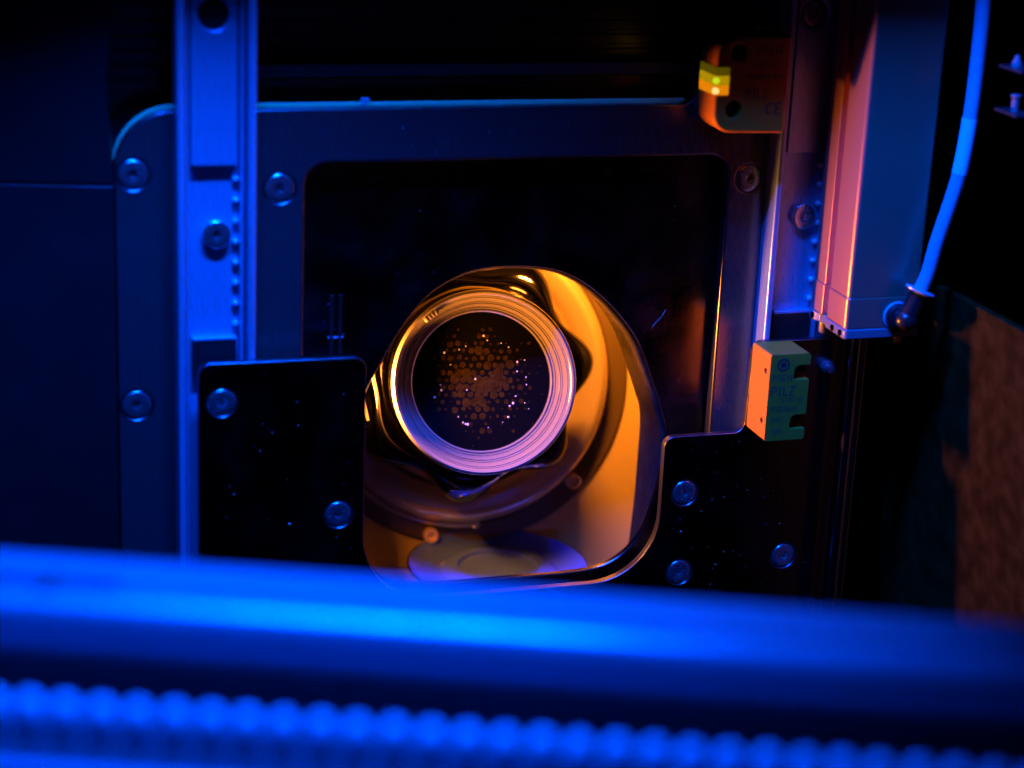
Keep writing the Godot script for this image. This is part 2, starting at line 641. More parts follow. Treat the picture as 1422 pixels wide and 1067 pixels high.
func main_plate() -> void:
	var t := thing("main_plate", "dark brushed steel plate with a wide rounded pocket, behind both slides", "plate", Vector3(-4, -110, -5))
	var outline := rounded([[-135.7, -115, 0], [128, -115, 0], [128, 124, 0], [61.5, 124.2, 3.5], [61.2, 97.4, 4.5], [-135.7, 97.6, 19]])
	var pocket := rounded([[-74.1, -105, 4], [75.9, -105, 4], [75.9, 79.6, 7.5], [-74.1, 79.6, 7.5]])
	var screws := [Vector2(-129.8, 77.2), Vector2(-129.6, -0.2), Vector2(-82.4, 71.6), Vector2(83.8, 71.0)]
	var holes := [pocket]
	for s in screws:
		holes.append(circle(s, 5.0))
	var a := MB.new()
	var ae := MB.new()
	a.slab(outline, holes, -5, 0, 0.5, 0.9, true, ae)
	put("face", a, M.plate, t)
	put("lit_edge", ae, M.edge, t)
	for i in 4:
		screw(Vector3(screws[i].x, screws[i].y, -0.75), 4.75, [0.4, 1.1, 0.2, 0.7][i], t, null, i == 3, 0.75)
	var g := MB.new()
	g.slab(rounded([[-135.9, 60, 0], [-132, 60, 0], [-132, 92, 14], [60, 92, 0], [60, 98.6, 1], [-135.9, 98.6, 19.8]]), [], -6.6, -5.02, 0.3)
	put("gasket", g, M.gasket, t)
	var f := MB.new()
	f.slab(rounded([[-134.5, -117, 0], [127, -117, 0], [127, 96.4, 1], [-134.5, 96.4, 18]]), [hole_outline()], -9.6, -6.62, 0.4, 0.9)
	put("pocket_floor", f, M.floor, t)
	for x in [-63.2, -60.2]:
		var s := MB.new()
		s.box(Vector3(x - 0.55, 12, -6.62), Vector3(x + 0.55, 33, -5.6), 0.3)
		put("black_piece", s, M.black, t)  # thin black strip raised on the pocket floor
	var cross := MB.new()
	cross.box(Vector3(-64.4, 17.6, -6.6), Vector3(-59, 18.4, -6.1), 0.15)
	put("cross_strip", cross, M.zinc, t)  # short pale strip across the two black ones


func bore_outline() -> PackedVector2Array:
	return smooth(pv([5, -116, 24, -116, 42, -112, 54, -102, 60, -86, 62, -65, 62.5, -45, 62.4, -25, 59, -14, 54.2, -1.4, 49.2, 10, 43.3, 18.4, 36, 26.2, 27.2, 33.3, 17.6, 38, 7.4, 39.9, -3.6, 40.3, -12.7, 39.4, -20.7, 36.7, -29.5, 31, -38, 20.8, -45, 8.5, -50, -1, -54.5, -14, -58, -25, -59, -45, -59, -65, -56, -86, -50, -102, -38, -112, -20, -116]))


func tunnel() -> void:
	var o := bore_outline()
	var t := thing("tunnel_liner", "dark bore edge and paler bore behind the round topped opening", "liner", Vector3(2, -120, -60))
	var mb := MB.new()
	mb.slab(inset(o, -8.0), [inset(o, 1.5)], -32, -9.7, 0.4, 1.2)
	put("bore_edge", mb, M.tunnel, t)


func cover_plate() -> void:
	var t := thing("cover_plate", "black U shaped cover plate around the lower half of the opening", "plate", Vector3(0, -110, 10))
	var o := rounded([[-111.4, -118, 0], [117.4, -118, 0], [117.4, 15, 1], [85.0, 15.0, 4], [83.6, -18.6, 4.2], [53.5, -18.7, 3.6], [53.6, -72.6, 25], [-55, -72.6, 25], [-55.4, 16.7, 4.5], [-111.4, 17.1, 4.5]])
	var screws := [Vector2(-103.7, 3.4), Vector2(-64.0, -38.9), Vector2(62.5, -40.3), Vector2(62.6, -71.0), Vector2(103.6, -67.9)]
	var holes := []
	for s in screws:
		holes.append(circle(s, 4.7))
	var mb := MB.new()
	var me := MB.new()
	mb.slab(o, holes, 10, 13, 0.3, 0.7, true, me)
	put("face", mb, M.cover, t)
	put("lit_edge", me, M.edge, t)
	for i in 5:
		screw(Vector3(screws[i].x, screws[i].y, 12.25), 4.5, [0.3, 0.9, 0.1, 0.5, -0.4][i], t, null, i != 0, 0.75)
	# spacers that carry the plate on the main plate
	for x in [[-88, -58], [88, 116]]:
		var s := MB.new()
		s.box(Vector3(x[0], -112, 0.02), Vector3(x[1], -24 if x[0] > 0 else 8, 9.98), 0.2)
		put("spacer", s, M.cover, t)


# ------------------------------------------------------------------ slides
func slide(xl: float, called: String, label: String, bright: bool, screw_on_top: bool) -> void:
	var xr := xl + 25.3
	var zn: StandardMaterial3D = M.zinc
	var t := thing(called, label, "drawer slide", Vector3(xl + 12.6, -115, 0.2), "ball bearing slides on the main plate")
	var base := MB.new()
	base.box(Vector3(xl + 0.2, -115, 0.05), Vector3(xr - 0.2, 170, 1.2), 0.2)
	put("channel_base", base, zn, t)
	for s in [[xl, xl + 2.4], [xr - 2.6, xr]]:
		var g := MB.new(Vector3.ZERO, Vector3.RIGHT, Vector3.BACK, Vector3.DOWN)
		g.slab(rounded([[s[0], 0.1, 0.1], [s[1], 0.1, 0.1], [s[1], 9.5, 0.9], [s[0], 9.5, 0.9]]), [], -170, 115, 0.1)
		put("flange", g, zn, t)
	for x in [xl + 3.6, xr - 4.0]:
		var r := MB.new()
		r.box(Vector3(x - 0.5, -115, 1.2), Vector3(x + 0.5, 170, 5.6), 0.35)
		put("raceway", r, zn, t)
	var i0 := xl + 5.2
	var i1 := xr - 5.4
	var hx := xl + 12.5 if bright else xl + 11.4
	var inner := MB.new()
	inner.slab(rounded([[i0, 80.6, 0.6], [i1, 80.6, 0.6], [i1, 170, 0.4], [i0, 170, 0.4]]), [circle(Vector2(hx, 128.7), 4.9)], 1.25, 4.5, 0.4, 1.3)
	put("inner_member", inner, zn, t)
	var pit := MB.new()
	pit.lathe([Vector2(5.2, 1.3), Vector2(3.0, 1.6), Vector2(2.7, 1.9), Vector2(2.4, 1.25), Vector2(0.01, 1.25)], 28, Vector3(hx, 128.7, 0))
	put("bore", pit, M.hole, t)
	if screw_on_top:
		screw(Vector3(hx, 128.7, 2.2), 4.4, 0.6, t, null, false, 1.2)
	screw(Vector3(hx + (1.0 if bright else 3.0), 57.6, 1.3), 4.7, 0.5, t, null, not bright, 2.6)
	var stop := MB.new()
	stop.box(Vector3(i0 + 0.2, 10, 1.22), Vector3(i1 - 0.2, 22.2, 4.4), 0.5)
	put("stop_block", stop, M.black, t)
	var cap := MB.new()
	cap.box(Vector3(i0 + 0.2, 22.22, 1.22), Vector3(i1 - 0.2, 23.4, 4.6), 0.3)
	put("lit_stop_top", cap, zn, t)  # pale strip painting the lit top of the black block below
	for side in [xr - 5.5]:
		for k in 8:
			var b := MB.new()
			ball(b, Vector3(side, 75.6 - k * 6.92, 2.2), Vector3.ONE * 1.15, 14)
			put("bearing_ball", b, M.ball, t)


# ------------------------------------------------------------------ switches
func upper_switch() -> void:
	var c := Vector3(60, 88, 0)
	var t := thing("safety_switch", "dark yellow safety switch with lit green and amber indicator window, upper right", "switch", c)
	# the bracket behind it
	var bk := MB.new()
	bk.slab(rounded([[60, 90, 2], [68, 90, 2], [68, 121, 2], [60, 121, 4]]), [], 0.05, 5.5, 0.8)
	put("mounting_foot", bk, M.plate, t)
	var mb := MB.new()
	mb.slab(rounded([[59.6, 89.5, 6.5], [86, 88.8, 1.2], [86, 121.6, 1.2], [59.0, 122.0, 8.5]]), [circle(Vector2(66.8, 116.2), 2.9, 24), circle(Vector2(66.4, 97.2), 2.9, 24)], 5.55, 21, 1.3, 0.5)
	put("body", mb, M.yellow, t)
	for p in [Vector2(66.8, 116.2), Vector2(66.4, 97.2)]:
		var h := MB.new()
		h.lathe([Vector2(2.7, 14.0), Vector2(0.01, 14.0)], 24, Vector3(p.x, p.y, 0))
		put("bore", h, M.hole, t)
		var s := MB.new()
		s.lathe([Vector2(1.9, 14.0), Vector2(1.9, 17.4), Vector2(1.5, 17.8), Vector2(0.9, 17.8), Vector2(0.8, 16.8), Vector2(0.01, 16.8)], 20, Vector3(p.x, p.y, 0))
		put("screw", s, M.screw, t)
	# the indicator window wraps the rounded left side
	var win := [[102.2, 105.4, "indicator_lamp", Color(1.0, 0.3, 0.0), 0.9], [105.5, 108.6, "indicator_lamp", Color(0.9, 0.55, 0.0), 0.55], [108.7, 111.4, "indicator_lamp", Color(0.4, 0.28, 0.0), 0.24]]
	for w in win:
		var p := MB.new(Vector3.ZERO, Vector3.RIGHT, Vector3.BACK, Vector3.DOWN)
		p.slab(rounded([[58.75, 8, 0.3], [60, 7.9, 0.3], [64.2, 20.6, 0.4], [64.0, 21.35, 0.4], [60.0, 21.3, 1.5], [58.75, 20, 1.2]]), [], -w[1], -w[0], 0.15)
		put(w[2], p, glow("indicator_glow", w[3], w[4]), t)
	for d in [[103.6, Color(1.0, 0.6, 0.2), 1.7], [107.0, Color(0.7, 0.9, 0.02), 1.0]]:
		var p := MB.new()
		ball(p, Vector3(59.6, d[0], 20.6), Vector3(1.25, 1.2, 1.25), 12)
		put("led", p, glow("led_glow", d[1], d[2]), t)
	text("print", "PSEN", Vector3(78, 117, 21.02), 4.2, M.print, t, 0.06)
	text("print", "24V DC", Vector3(77, 112.4, 21.02), 3.0, M.print, t, 0.06)
	text("print", "Made in EU", Vector3(77, 108.4, 21.02), 2.4, M.print, t, 0.06)
	text("print", "PILZ", Vector3(74.4, 102.5, 21.02), 4.4, M.print, t, 0.06)
	text("print", "CE", Vector3(81, 97.4, 21.02), 5.6, M.print, t, 0.06)
	t.position.y += 2.2 * U


func lower_switch() -> void:
	var c := Vector3(84.4, -16.6, 13)
	var t := thing("switch_actuator", "yellow block with two notched screw holes and lettering on the right cover plate", "switch", c)
	var x0 := 84.4
	var x1 := 99.6
	# the block is cut out with its two side holes and its two notches
	var outline := rounded([[x0, -16.6, 0.8], [x1, -16.6, 1.0], [x1, 15.0, 1.0], [x0, 15.0, 0.8]])
	var comb := CSGCombiner3D.new()
	comb.name = "body"
	t.add_child(comb)
	comb.position = -c * U
	var block := CSGPolygon3D.new()
	var pts := PackedVector2Array()
	for p in outline:
		pts.append(p * U)
	block.polygon = pts
	block.depth = 15.4 * U
	block.material = M.yellow
	block.position = Vector3(0, 0, 28.5 * U)
	comb.add_child(block)
	for y in [8.2, -10.0]:
		var notch := CSGPolygon3D.new()
		var np := PackedVector2Array()
		for p in rounded([[93.6, y - 2.7, 0.8], [104, y - 2.7, 0.3], [104, y + 2.7, 0.3], [93.6, y + 2.7, 2.4]]):
			np.append(p * U)
		notch.polygon = np
		notch.depth = 11 * U
		notch.position = Vector3(0, 0, 33 * U)
		notch.operation = CSGShape3D.OPERATION_SUBTRACTION
		notch.material = M.yellow
		comb.add_child(notch)
		var bore := CSGCylinder3D.new()
		bore.radius = 1.15 * U
		bore.height = 16 * U
		bore.sides = 20
		bore.rotation.z = PI / 2
		bore.position = Vector3(88, y, 25.0) * U
		bore.operation = CSGShape3D.OPERATION_SUBTRACTION
		bore.material = M.yellow
		comb.add_child(bore)
		screw_in_notch(Vector3(98.3, y, 22.2), t)
	var z := 28.52
	var disc := MB.new()
	disc.lathe([Vector2(2.4, z), Vector2(2.4, z + 0.05), Vector2(1.7, z + 0.05), Vector2(1.7, z)], 28, Vector3(89.4, 11.2, 0))
	disc.lathe([Vector2(1.1, z), Vector2(1.1, z + 0.05), Vector2(0.01, z + 0.05)], 20, Vector3(89.4, 11.2, 0))
	put("print", disc, M.print, t)
	text("print", "PSEN", Vector3(89.3, 6.4, z), 3.4, M.print, t, 0.05)
	text("print", "PILZ", Vector3(90.0, 1.6, z), 5.0, M.print, t, 0.05)
	text("print", "514110", Vector3(93.6, -1.8, z), 2.6, M.print, t, 0.05)
	text("print", "PSENini", Vector3(91.0, -5.0, z), 3.0, M.print, t, 0.05)
	text("print", "24V", Vector3(88.4, -9.0, z), 2.6, M.print, t, 0.05)
	text("print", "UK", Vector3(89.0, -13.2, z), 3.0, M.print, t, 0.05)


func screw_in_notch(c: Vector3, t: Node3D) -> void:
	var s := MB.new()
	s.lathe([Vector2(1.9, 0), Vector2(1.9, 2.2), Vector2(1.5, 2.5), Vector2(0.8, 2.5), Vector2(0.7, 1.6), Vector2(0.01, 1.6)], 18, c)
	put("screw", s, M.black, t)


# ------------------------------------------------------------------ air cylinder, fitting and hose
func air_cylinder() -> void:
	var t := thing("air_cylinder", "square aluminium air cylinder with grooved left side, beside the right slide", "cylinder", Vector3(120, 23, 24))
	var sec := func(g: float) -> PackedVector2Array:
		# seen from above: x to the right, second axis away from the viewer
		return rounded([[107 - g, -38 - g, 1.6], [134 + g, -38 - g, 1.6], [134 + g, -10, 1.2], [107 - g, -10, 1.0], [107 - g, -19.6, 0.5], [109.6, -19.6, 0.3], [109.6, -23.4, 0.3], [107 - g, -23.4, 0.5]])
	var body := MB.new(Vector3.ZERO, Vector3.RIGHT, Vector3.FORWARD, Vector3.UP)
	body.slab(sec.call(0.0), [], 37.0, 175, 0.3)
	put("barrel", body, M.alu, t)
	var cap := MB.new(Vector3.ZERO, Vector3.RIGHT, Vector3.FORWARD, Vector3.UP)
	cap.slab(sec.call(0.35), [], 26.1, 36.95, 0.45)
	put("end_cap", cap, M.alu, t)
	var bp := MB.new(Vector3.ZERO, Vector3.RIGHT, Vector3.FORWARD, Vector3.UP)
	bp.slab(rounded([[106.2, -38.9, 1.5], [135, -38.9, 1.5], [135, -10, 1], [106.2, -10, 1], [106.2, -15, 1], [107.4, -17, 1], [107.4, -21, 1], [106.2, -24, 1]]), [], 22.6, 26.0, 0.5)
	put("base_plate", bp, M.clear, t)
	for y in [-13.5, -29.5, -35.5]:
		var black_piece := MB.new(Vector3(106.0, 24.3, -y), Vector3.FORWARD, Vector3.UP, Vector3.LEFT)
		black_piece.lathe([Vector2(1.1, -0.5), Vector2(1.1, 0.15), Vector2(0.9, 0.3), Vector2(0.01, 0.3)], 16)
		put("plug", black_piece, M.black, t)
	for p in [Vector3(110, 22.6, 15), Vector3(131, 22.6, 31)]:
		var s := MB.new(p, Vector3.RIGHT, Vector3.BACK, Vector3.DOWN)
		s.lathe([Vector2(1.5, 0), Vector2(1.5, 4.2), Vector2(1.2, 4.6), Vector2(0.01, 4.6)], 18)
		put("brass_screw", s, M.brass, t)
	var rod := MB.new()
	rod.tube([Vector3(119.0, 22.6, 24), Vector3(119.0, -114, 24)], 2.3, 28)
	put("piston_rod", rod, M.rod, t)
	var guide := MB.new()
	guide.tube([Vector3(124.5, 22.6, 20), Vector3(124.5, -114, 20)], 1.1, 16)
	put("guide_rod", guide, M.rod, t)
	var nut := MB.new()
	nut.lathe([Vector2(2.6, 10.2), Vector2(2.6, 12.5), Vector2(1.2, 13.4), Vector2(0.01, 13.4)], 6, Vector3(113.4, 5.0, 3))
	nut.lathe([Vector2(1.8, 13.0), Vector2(1.5, 15), Vector2(0.01, 15.2)], 16, Vector3(113.4, 5.0, 3))
	put("stud_nut", nut, M.screw, t)


func fitting_and_hose() -> void:
	var c := Vector3(125.6, 30.2, 38.5)
	var t := thing("elbow_fitting", "black push-in elbow fitting with pale release ring on the cylinder end cap", "fitting", c)
	var n := MB.new(c)
	n.lathe([Vector2(5.2, 0), Vector2(5.2, 0.5), Vector2(4.9, 0.8), Vector2(4.2, 0.8)], 40)
	put("seal_ring", n, M.hose, t)
	var nut := MB.new(c)
	nut.lathe([Vector2(4.7, 0.6), Vector2(4.7, 2.4), Vector2(4.1, 3.0), Vector2(2.6, 3.2), Vector2(2.6, 4.6), Vector2(0.01, 4.8)], 24)
	put("nut", nut, M.black, t)
	var mid := c + Vector3(0.6, 0.2, 6.0)
	var dir := Vector3(0.36, 0.93, 0.0).normalized()
	var el := MB.new()
	el.tube([c + Vector3(0, 0, 3.2), c + Vector3(0.2, 0.1, 4.8), mid, mid + dir * 2.0, mid + dir * 9.2], 3.3, 24)
	ball(el, mid, Vector3.ONE * 3.9, 20)
	put("elbow", el, M.black, t)
	var s1 := mid + dir.cross(Vector3.BACK).normalized() * 0.0
	var ax := dir
	var sx := ax.cross(Vector3.BACK).normalized()
	var sy := ax.cross(sx).normalized()
	var col := MB.new(s1 + dir * 9.2, sx, sy, ax)
	col.lathe([Vector2(2.6, 0), Vector2(3.0, 1.0), Vector2(5.2, 1.4), Vector2(5.4, 1.9), Vector2(5.0, 2.4), Vector2(2.6, 2.6), Vector2(2.5, 3.4)], 36)
	put("release_ring", col, M.hose, t)
	var start := mid + dir * 9.4
	var hb := Vector3(126, 40, 50)
	var h := thing("air_hose", "pale air hose curving up from the elbow fitting", "hose", hb)
	var ctl := [start, start + dir * 8.0, Vector3(134.6, 57.5, 44.5), Vector3(138.2, 71.6, 44.5), Vector3(140.6, 83, 44.5), Vector3(142.1, 101, 44.5), Vector3(142.4, 120.3, 44.5), Vector3(142.0, 139, 44.5), Vector3(140, 165, 44), Vector3(137, 200, 43)]
	var cv := Curve3D.new()
	for i in ctl.size():
		var tan_: Vector3 = (ctl[mini(i + 1, ctl.size() - 1)] - ctl[maxi(i - 1, 0)]) / 6.0
		cv.add_point(ctl[i], -tan_, tan_)
	var path := []
	var long: float = cv.get_baked_length()
	for i in 61:
		path.append(cv.sample_baked(long * i / 60.0, true))
	var hs := MB.new()
	hs.tube(path, 2.45, 24)
	put("hose", hs, M.hose, h)
	var sleeve := []
	for p in path:
		if p.y > 79.0 and p.y < 102.0:
			sleeve.append(p)
	var sl := MB.new()
	sl.tube(sleeve, 2.62, 24)
	put("sleeve", sl, M.sleeve, h)


func right_fittings() -> void:
	var t := thing("wall_fittings_shelf", "dim shelf with two small metal nozzles on the right wall", "shelf", Vector3(146, 100, 65))
	var s := MB.new()
	s.box(Vector3(142.5, 119.6, 58), Vector3(149.9, 120.4, 72), 0.2)
	s.box(Vector3(142.5, 105.4, 58), Vector3(149.9, 106.2, 72), 0.2)
	put("shelf", s, M.back, t)
	var a := MB.new(Vector3(146, 120.4, 63), Vector3.RIGHT, Vector3.FORWARD, Vector3.UP)
	a.lathe([Vector2(1.6, 0), Vector2(1.6, 1.2), Vector2(0.9, 2.6), Vector2(0.6, 3.6), Vector2(0.01, 3.8)], 20)
	put("nozzle", a, M.clear, t)
	var b := MB.new(Vector3(146, 106.2, 65), Vector3.RIGHT, Vector3.FORWARD, Vector3.UP)
	b.lathe([Vector2(1.2, 0), Vector2(1.2, 4.6), Vector2(1.7, 4.8), Vector2(1.7, 5.4), Vector2(0.01, 5.6)], 20)
	put("nozzle", b, M.clear, t)


# ------------------------------------------------------------------ the tilted port
const PORT_AT := Vector3(-3.77, -5.73, -20.0)
const PS := 1.023
var port_x: Vector3
var port_y: Vector3
var port_z: Vector3


func port_mb() -> MB:
	return MB.new(PORT_AT, port_x * PS, port_y * PS, port_z * PS)


func port() -> void:
	port_z = Vector3(-0.158, 0.2687, 0.950).normalized()
	port_y = (Vector3.UP - port_z * port_z.y).normalized()
	port_x = port_y.cross(port_z)
	var sheet := port_mb()
	sheet.slab(rounded([[-100, -130, 2], [104, -130, 2], [104, 110, 2], [-100, 110, 2]]), [], -78, -74.1, 0.4)
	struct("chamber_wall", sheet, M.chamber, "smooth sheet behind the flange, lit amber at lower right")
	sight_ring()
	collar()
	flange()


func sight_ring() -> void:
	var t := thing("sight_ring", "thick frosted clear ring framing a dark spotted window, in the opening", "ring", PORT_AT)
	var r := port_mb()
	var prof := [Vector2(30.4, -16), Vector2(31.6, -14), Vector2(31.8, -3.4), Vector2(32.4, -2.6), Vector2(32.6, -1.0), Vector2(32.2, -0.2), Vector2(31.5, 0.1), Vector2(30.9, -0.3)]
	# stepped inner cone with fine turned ridges
	var rr := 30.6
	var zz := -0.6
	var gaps := [0.5, 1.5, 0.6, 1.4, 0.9]
	for i in 5:
		var deep := rng.randf_range(0.35, 0.8)
		prof.append(Vector2(rr, zz))
		prof.append(Vector2(rr - 0.25, zz - deep))
		prof.append(Vector2(rr - 0.25 - rng.randf_range(0.1, 0.3), zz - deep * rng.randf_range(0.5, 0.9)))
		rr -= gaps[i]
		zz -= gaps[i] * 1.45
	prof.append_array([Vector2(25.6, -8.2), Vector2(25.1, -7.8), Vector2(24.6, -8.2), Vector2(24.5, -9.6)])
	r.lathe(prof, 128)
	put("ring", r, M.ring, t)
	# a thin second turned line and the notch on its rim
	var nt := port_mb()
	for k in [0, 1, 2, 3]:
		var a: float = 2.18 + k * 0.045
		var p := Vector3(cos(a), sin(a), 0) * 29.9
		ball(nt, p + Vector3(0, 0, -0.6), Vector3(1.1, 1.2, 0.9), 10)
	put("rim_notch", nt, M.ring, t)
	var w := port_mb()
	var k := 72
	for j in k:
		var a0 := TAU * j / k
		var a1 := TAU * (j + 1) / k
		var p0 := Vector2(cos(a0), sin(a0))
		var p1 := Vector2(cos(a1), sin(a1))
		w.tri(Vector3(0, 0, -9.4), Vector3(p0.x * 25, p0.y * 25, -9.4), Vector3(p1.x * 25, p1.y * 25, -9.4), Vector3.BACK, Vector3.BACK, Vector3.BACK, Vector2(0.5, 0.5), Vector2(0.5 + p0.x * 0.5, 0.5 - p0.y * 0.5), Vector2(0.5 + p1.x * 0.5, 0.5 - p1.y * 0.5))
	w.lathe([Vector2(25, -9.4), Vector2(25, -12)], k)
	var wm := StandardMaterial3D.new()
	wm.resource_name = "spotted_dark_glass"
	wm.albedo_texture = deposit_texture()
	wm.roughness = 0.12
	wm.metallic_specular = 0.12
	wm.metallic = 0.0
	put("window", w, wm, t)
	var dots := [[548, 283, 1], [727, 420, 1], [505, 510, 1], [290, 605, 1], [705, 637, 1], [687, 652, 1], [680, 710, 1], [465, 748, 1], [340, 372, 1], [567, 307, 0], [640, 322, 0], [680, 343, 0], [765, 410, 0], [773, 500, 0], [775, 540, 0], [767, 636, 0], [787, 667, 0], [573, 765, 0], [650, 737, 0], [453, 745, 0], [440, 738, 0], [325, 568, 0], [460, 567, 0], [418, 355, 0], [453, 338, 0], [373, 435, 0], [718, 600, 0], [725, 470, 0], [320, 540, 0], [415, 708, 0]]
	var drop := mat("clear_droplet", Color(0.7, 0.7, 0.7), 0.08)
	drop.clearcoat_enabled = true
	drop.clearcoat = 1.0
	drop.clearcoat_roughness = 0.05
	for d in dots:
		var p := Vector2(d[0] - 535, 522 - d[1]) * 0.0675
		var b := port_mb()
		var sz := rng.randf_range(0.34, 0.5) if d[2] else rng.randf_range(0.2, 0.4)
		ball(b, Vector3(p.x, p.y, -9.4), Vector3(sz, sz * rng.randf_range(0.85, 1.15), sz * 0.8), 12)
		put("droplet", b, drop, t)


# what has dried on the window: a tan film that gathers in a grid of round dots
func deposit_texture() -> ImageTexture:
	var size := 640
	var im := Image.create(size, size, false, Image.FORMAT_RGB8)
	var f := FastNoiseLite.new()
	f.seed = 4
	f.frequency = 0.011
	f.fractal_octaves = 4
	var g := FastNoiseLite.new()
	g.seed = 8
	g.frequency = 0.07
	g.fractal_octaves = 3
	var fine := FastNoiseLite.new()
	fine.seed = 15
	fine.frequency = 0.2
	var px := 36.0
	var py := 33.0
	for y in size:
		for x in size:
			var row := floorf(y / py)
			var h := -9.0
			for q in [-1, 0, 1]:
				var ry: float = row + q
				var off := px / 2 if int(ry) % 2 else 0.0
				for w in [0.0, 1.0]:
					var cx: float = (floorf((x - off) / px) + w) * px + off
					var cy: float = (ry + 0.5) * py
					var jx := g.get_noise_2d(cx * 3.1, cy * 2.3) * 8.0
					var jy := g.get_noise_2d(cx * 1.7 + 90, cy * 3.3) * 8.0
					var ux := (cx - size * 0.48) / (size * 0.5)
					var uy := (cy - size * 0.5) / (size * 0.5)
					var d := sqrt(ux * ux + uy * uy)
					var rad := 1.72 - d * 1.85 + f.get_noise_2d(cx, cy) * 1.1 + g.get_noise_2d(cx * 5.7, cy * 7.1) * 0.35
					h = maxf(h, rad - Vector2(x - cx - jx, y - cy - jy).length() / 15.0)
			var n := f.get_noise_2d(x * 2.0, y * 2.0)
			var m := g.get_noise_2d(x, y)
			h += m * 0.12
			var a := smoothstep(0.08, 0.2, h)
			var rim := smoothstep(0.08, 0.16, h) - smoothstep(0.16, 0.34, h)
			var tone := 0.02 + 0.010 * m + 0.012 * n + 0.008 * rim + 0.008 * fine.get_noise_2d(x, y)
			var c := Color(0.004, 0.004, 0.006).lerp(Color(tone * 1.6, tone * 0.95, tone * 0.2), a * 0.85)
			im.set_pixel(x, y, c.linear_to_srgb())
	return ImageTexture.create_from_image(im)


func collar() -> void:
	var t := thing("lobed_collar", "polished black lobed collar around the frosted ring", "collar", PORT_AT - port_z * 40.0)
	var mb := port_mb()
	mb.lathe([Vector2(30, -74), Vector2(30, -46), Vector2(38, -45), Vector2(42.2, -42), Vector2(43.2, -37), Vector2(42.2, -33), Vector2(39.5, -30.4), Vector2(37.6, -29.4), Vector2(36.0, -29.6), Vector2(34.8, -28.4), Vector2(34.2, -24), Vector2(33.4, -18.0), Vector2(32.4, -16.4), Vector2(30.5, -16.2)], 216, Vector3.ZERO, 0.0, TAU, 4.0, 7)
	put("collar", mb, M.collar, t)


func flange() -> void:
	var t := thing("port_flange", "round flange darkened as the shadow of its raised bright lip, deep in the bore", "flange", PORT_AT - port_z * 74.0)
	var lip := port_mb()
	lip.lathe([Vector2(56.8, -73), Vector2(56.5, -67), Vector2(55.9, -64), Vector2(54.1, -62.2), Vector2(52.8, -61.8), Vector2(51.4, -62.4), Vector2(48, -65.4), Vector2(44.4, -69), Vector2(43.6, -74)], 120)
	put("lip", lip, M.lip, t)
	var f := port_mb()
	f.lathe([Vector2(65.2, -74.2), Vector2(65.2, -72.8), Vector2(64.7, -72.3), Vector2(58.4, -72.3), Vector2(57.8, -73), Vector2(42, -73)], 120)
	put("lip_shadow_ring", f, M.flange, t)  # dark ring painted where the lip's shadow falls
	for p in [Vector2(43.4, -41.2), Vector2(-11.6, -61.5)]:
		var s := port_mb()
		s.lathe([Vector2(2.9, -72.5), Vector2(2.9, -65.4), Vector2(2.5, -64.8), Vector2(1.5, -64.8), Vector2(1.3, -66.4), Vector2(0.01, -66.4)], 24, Vector3(p.x, p.y, 0))
		put("screw", s, M.brass, t)
	# pale arc modelled as the glint on the lip's lower left crest
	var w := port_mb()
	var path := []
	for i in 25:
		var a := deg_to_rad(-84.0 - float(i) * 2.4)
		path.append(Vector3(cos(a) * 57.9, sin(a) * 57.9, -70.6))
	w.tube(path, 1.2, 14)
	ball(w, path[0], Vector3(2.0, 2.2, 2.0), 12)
	put("lip_glint_arc", w, M.lip, t)


func dish() -> void:
	var c := Vector3(11.5, -88.0, -42.5)
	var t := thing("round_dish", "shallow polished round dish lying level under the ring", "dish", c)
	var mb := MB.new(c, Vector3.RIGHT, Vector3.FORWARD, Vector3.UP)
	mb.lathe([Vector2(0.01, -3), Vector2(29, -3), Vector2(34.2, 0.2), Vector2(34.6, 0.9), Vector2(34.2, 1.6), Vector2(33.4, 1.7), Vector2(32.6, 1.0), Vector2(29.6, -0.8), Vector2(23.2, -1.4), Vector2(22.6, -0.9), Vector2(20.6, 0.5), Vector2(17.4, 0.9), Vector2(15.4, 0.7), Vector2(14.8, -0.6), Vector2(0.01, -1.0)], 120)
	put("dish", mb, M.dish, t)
	var rim := MB.new()
	var loop := []
	for i in 97:
		loop.append(c + Vector3(cos(TAU * i / 96.0) * 34.3, 1.5, sin(TAU * i / 96.0) * 34.3))
	rim.tube(loop, 0.55, 10, false)
	put("rim", rim, M.rod, t)
	var foot := MB.new(c, Vector3.RIGHT, Vector3.FORWARD, Vector3.UP)
	foot.lathe([Vector2(20, -42), Vector2(20, -30), Vector2(12, -26), Vector2(12, -3.05)], 40)
	put("stem", foot, M.flange, t)


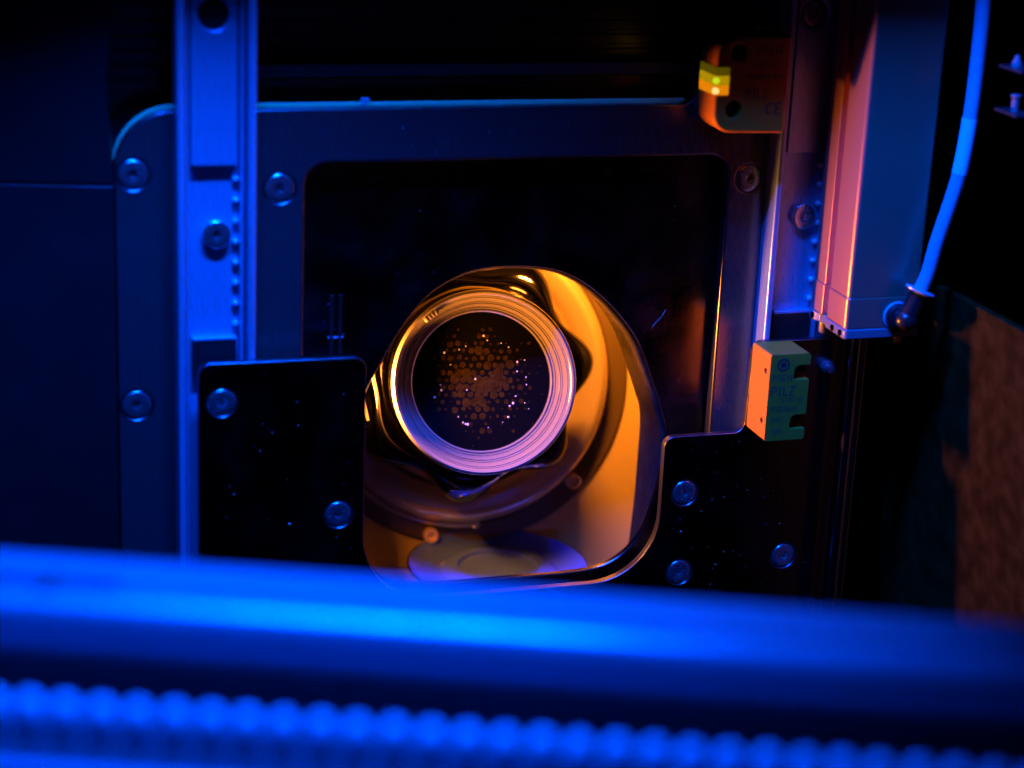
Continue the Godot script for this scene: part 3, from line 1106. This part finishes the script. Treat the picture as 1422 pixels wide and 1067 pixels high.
# ------------------------------------------------------------------ foreground bar
func front_bar() -> void:
	var ux := Vector3(0.93021, 0, 0.36702)
	var w := Vector3(-0.36702, 0, 0.93021)
	var o := Vector3(-87.66, 48.4, 274.44)
	var t := thing("front_bar", "long blurred metal bar with rounded edge across the foreground", "bar", o + Vector3(0, -40, 0))
	var plate := MB.new(o, Vector3.UP, w, ux)
	plate.box(Vector3(-3, -1, -180), Vector3(0.2, 11.5, 172), 0.8)
	put("top_strip", plate, M.bar, t)
	var nose := MB.new()
	nose.tube([o + w * 15.5 + Vector3(0, -6.4, 0) - ux * 180, o + w * 15.5 + Vector3(0, -6.4, 0) + ux * 172], 6.4, 48)
	put("round_edge", nose, M.bar, t)
	var clip := MB.new(o, Vector3.UP, w, ux)
	clip.box(Vector3(-6, 9.0, -96), Vector3(0.9, 16.5, -92.5), 0.4)
	put("dark_notch", clip, M.black, t)  # black box standing in for a dark notch in the bar
	var seal := MB.new(o, Vector3.UP, w, ux)
	seal.box(Vector3(-4, 9.6, -180), Vector3(0.5, 12.6, -80), 0.4)
	put("dark_groove_line", seal, M.black, t)  # black strip standing in for the dark line of the groove
	var face := MB.new(o, Vector3.UP, w, ux)
	face.box(Vector3(-46, 8, -180), Vector3(-3.1, 13, 172), 0.5)
	put("dark_face", face, M.barface, t)
	var ledge := MB.new(o, Vector3.UP, w, ux)
	ledge.box(Vector3(-28.6, 13.02, -180), Vector3(-24.4, 45.95, 172), 0.6)
	put("ledge", ledge, M.barface, t)
	for i in 41:
		var b := MB.new()
		ball(b, o + ux * (-144 + i * 7.3 + rng.randf_range(-0.12, 0.12)) + w * 33.0 + Vector3(0, -19.4 + rng.randf_range(-0.15, 0.15), 0), Vector3(3.15, 4.8, 3.15), 18)
		put("bead", b, M.peg, t)
	var front := MB.new(o, Vector3.UP, w, ux)
	front.box(Vector3(-30, 46.0, -180), Vector3(-23.0, 49.98, 172), 0.8)
	put("lit_ledge_front", front, M.bar, t)  # pale strip painting the lit front of the dark ledge


# ------------------------------------------------------------------ small things
func crumbs() -> void:
	var c := Vector3(-54.1, 98.2, -2.5)
	var b := MB.new(c)
	for i in 7:
		ball(b, Vector3(rng.randf_range(-1.2, 1.2), rng.randf_range(0.2, 1.8), rng.randf_range(-0.8, 0.8)), Vector3.ONE * rng.randf_range(0.5, 1.0), 8)
	var o := put("crumb", b, M.dust)
	tag(o, "small pale crumb on the top edge of the main plate", "crumb")
	var f := MB.new()
	f.tube([Vector3(53.6, 16.5, -6.3), Vector3(55.2, 18.6, -6.0), Vector3(57.0, 20.4, -6.1), Vector3(58.4, 22.6, -6.3)], 0.07, 8)  # a scratch, modelled as a thin raised line
	tag(put("scratch_line", f, M.dust), "thin raised pale line drawn as a scratch on the pocket floor right of the opening", "scratch_line")
	var d := MB.new()
	for i in 230:
		var p := Vector3.ZERO
		var kind := i % 3
		if kind == 0:
			p = Vector3(rng.randf_range(58, 116), rng.randf_range(-80, -20), 13.0)
		elif kind == 1:
			p = Vector3(rng.randf_range(-72, 74), rng.randf_range(-10, 78), -6.6)
			if Vector2(p.x, p.y + 10).length() < 56:
				p = Vector3(rng.randf_range(-110, -58), rng.randf_range(-60, 15), 13.0)
		else:
			p = Vector3(rng.randf_range(-88, 86), rng.randf_range(81, 96), 0.0)
		var s := rng.randf_range(0.05, 0.16) * (2.0 if rng.randf() < 0.06 else 1.0)
		ball(d, p + Vector3(0, 0, s * 0.4), Vector3(s * rng.randf_range(0.7, 1.6), s, s * 0.6), 6)
	var dd := put("dust", d, M.dust)
	tag(dd, "specks of dust on the plates", "", "", "stuff")


func _ready() -> void:
	rng.seed = 77
	materials()
	camera_and_lights()
	setting()
	left_panel()
	main_plate()
	tunnel()
	cover_plate()
	slide(-117.2, "drawer_slide", "bright ball bearing slide left of the pocket with an empty countersunk hole", true, false)
	slide(90.1, "drawer_slide", "dim ball bearing slide right of the pocket, half behind the air cylinder", false, true)
	port()
	dish()
	upper_switch()
	lower_switch()
	air_cylinder()
	fitting_and_hose()
	right_fittings()
	front_bar()
	crumbs()
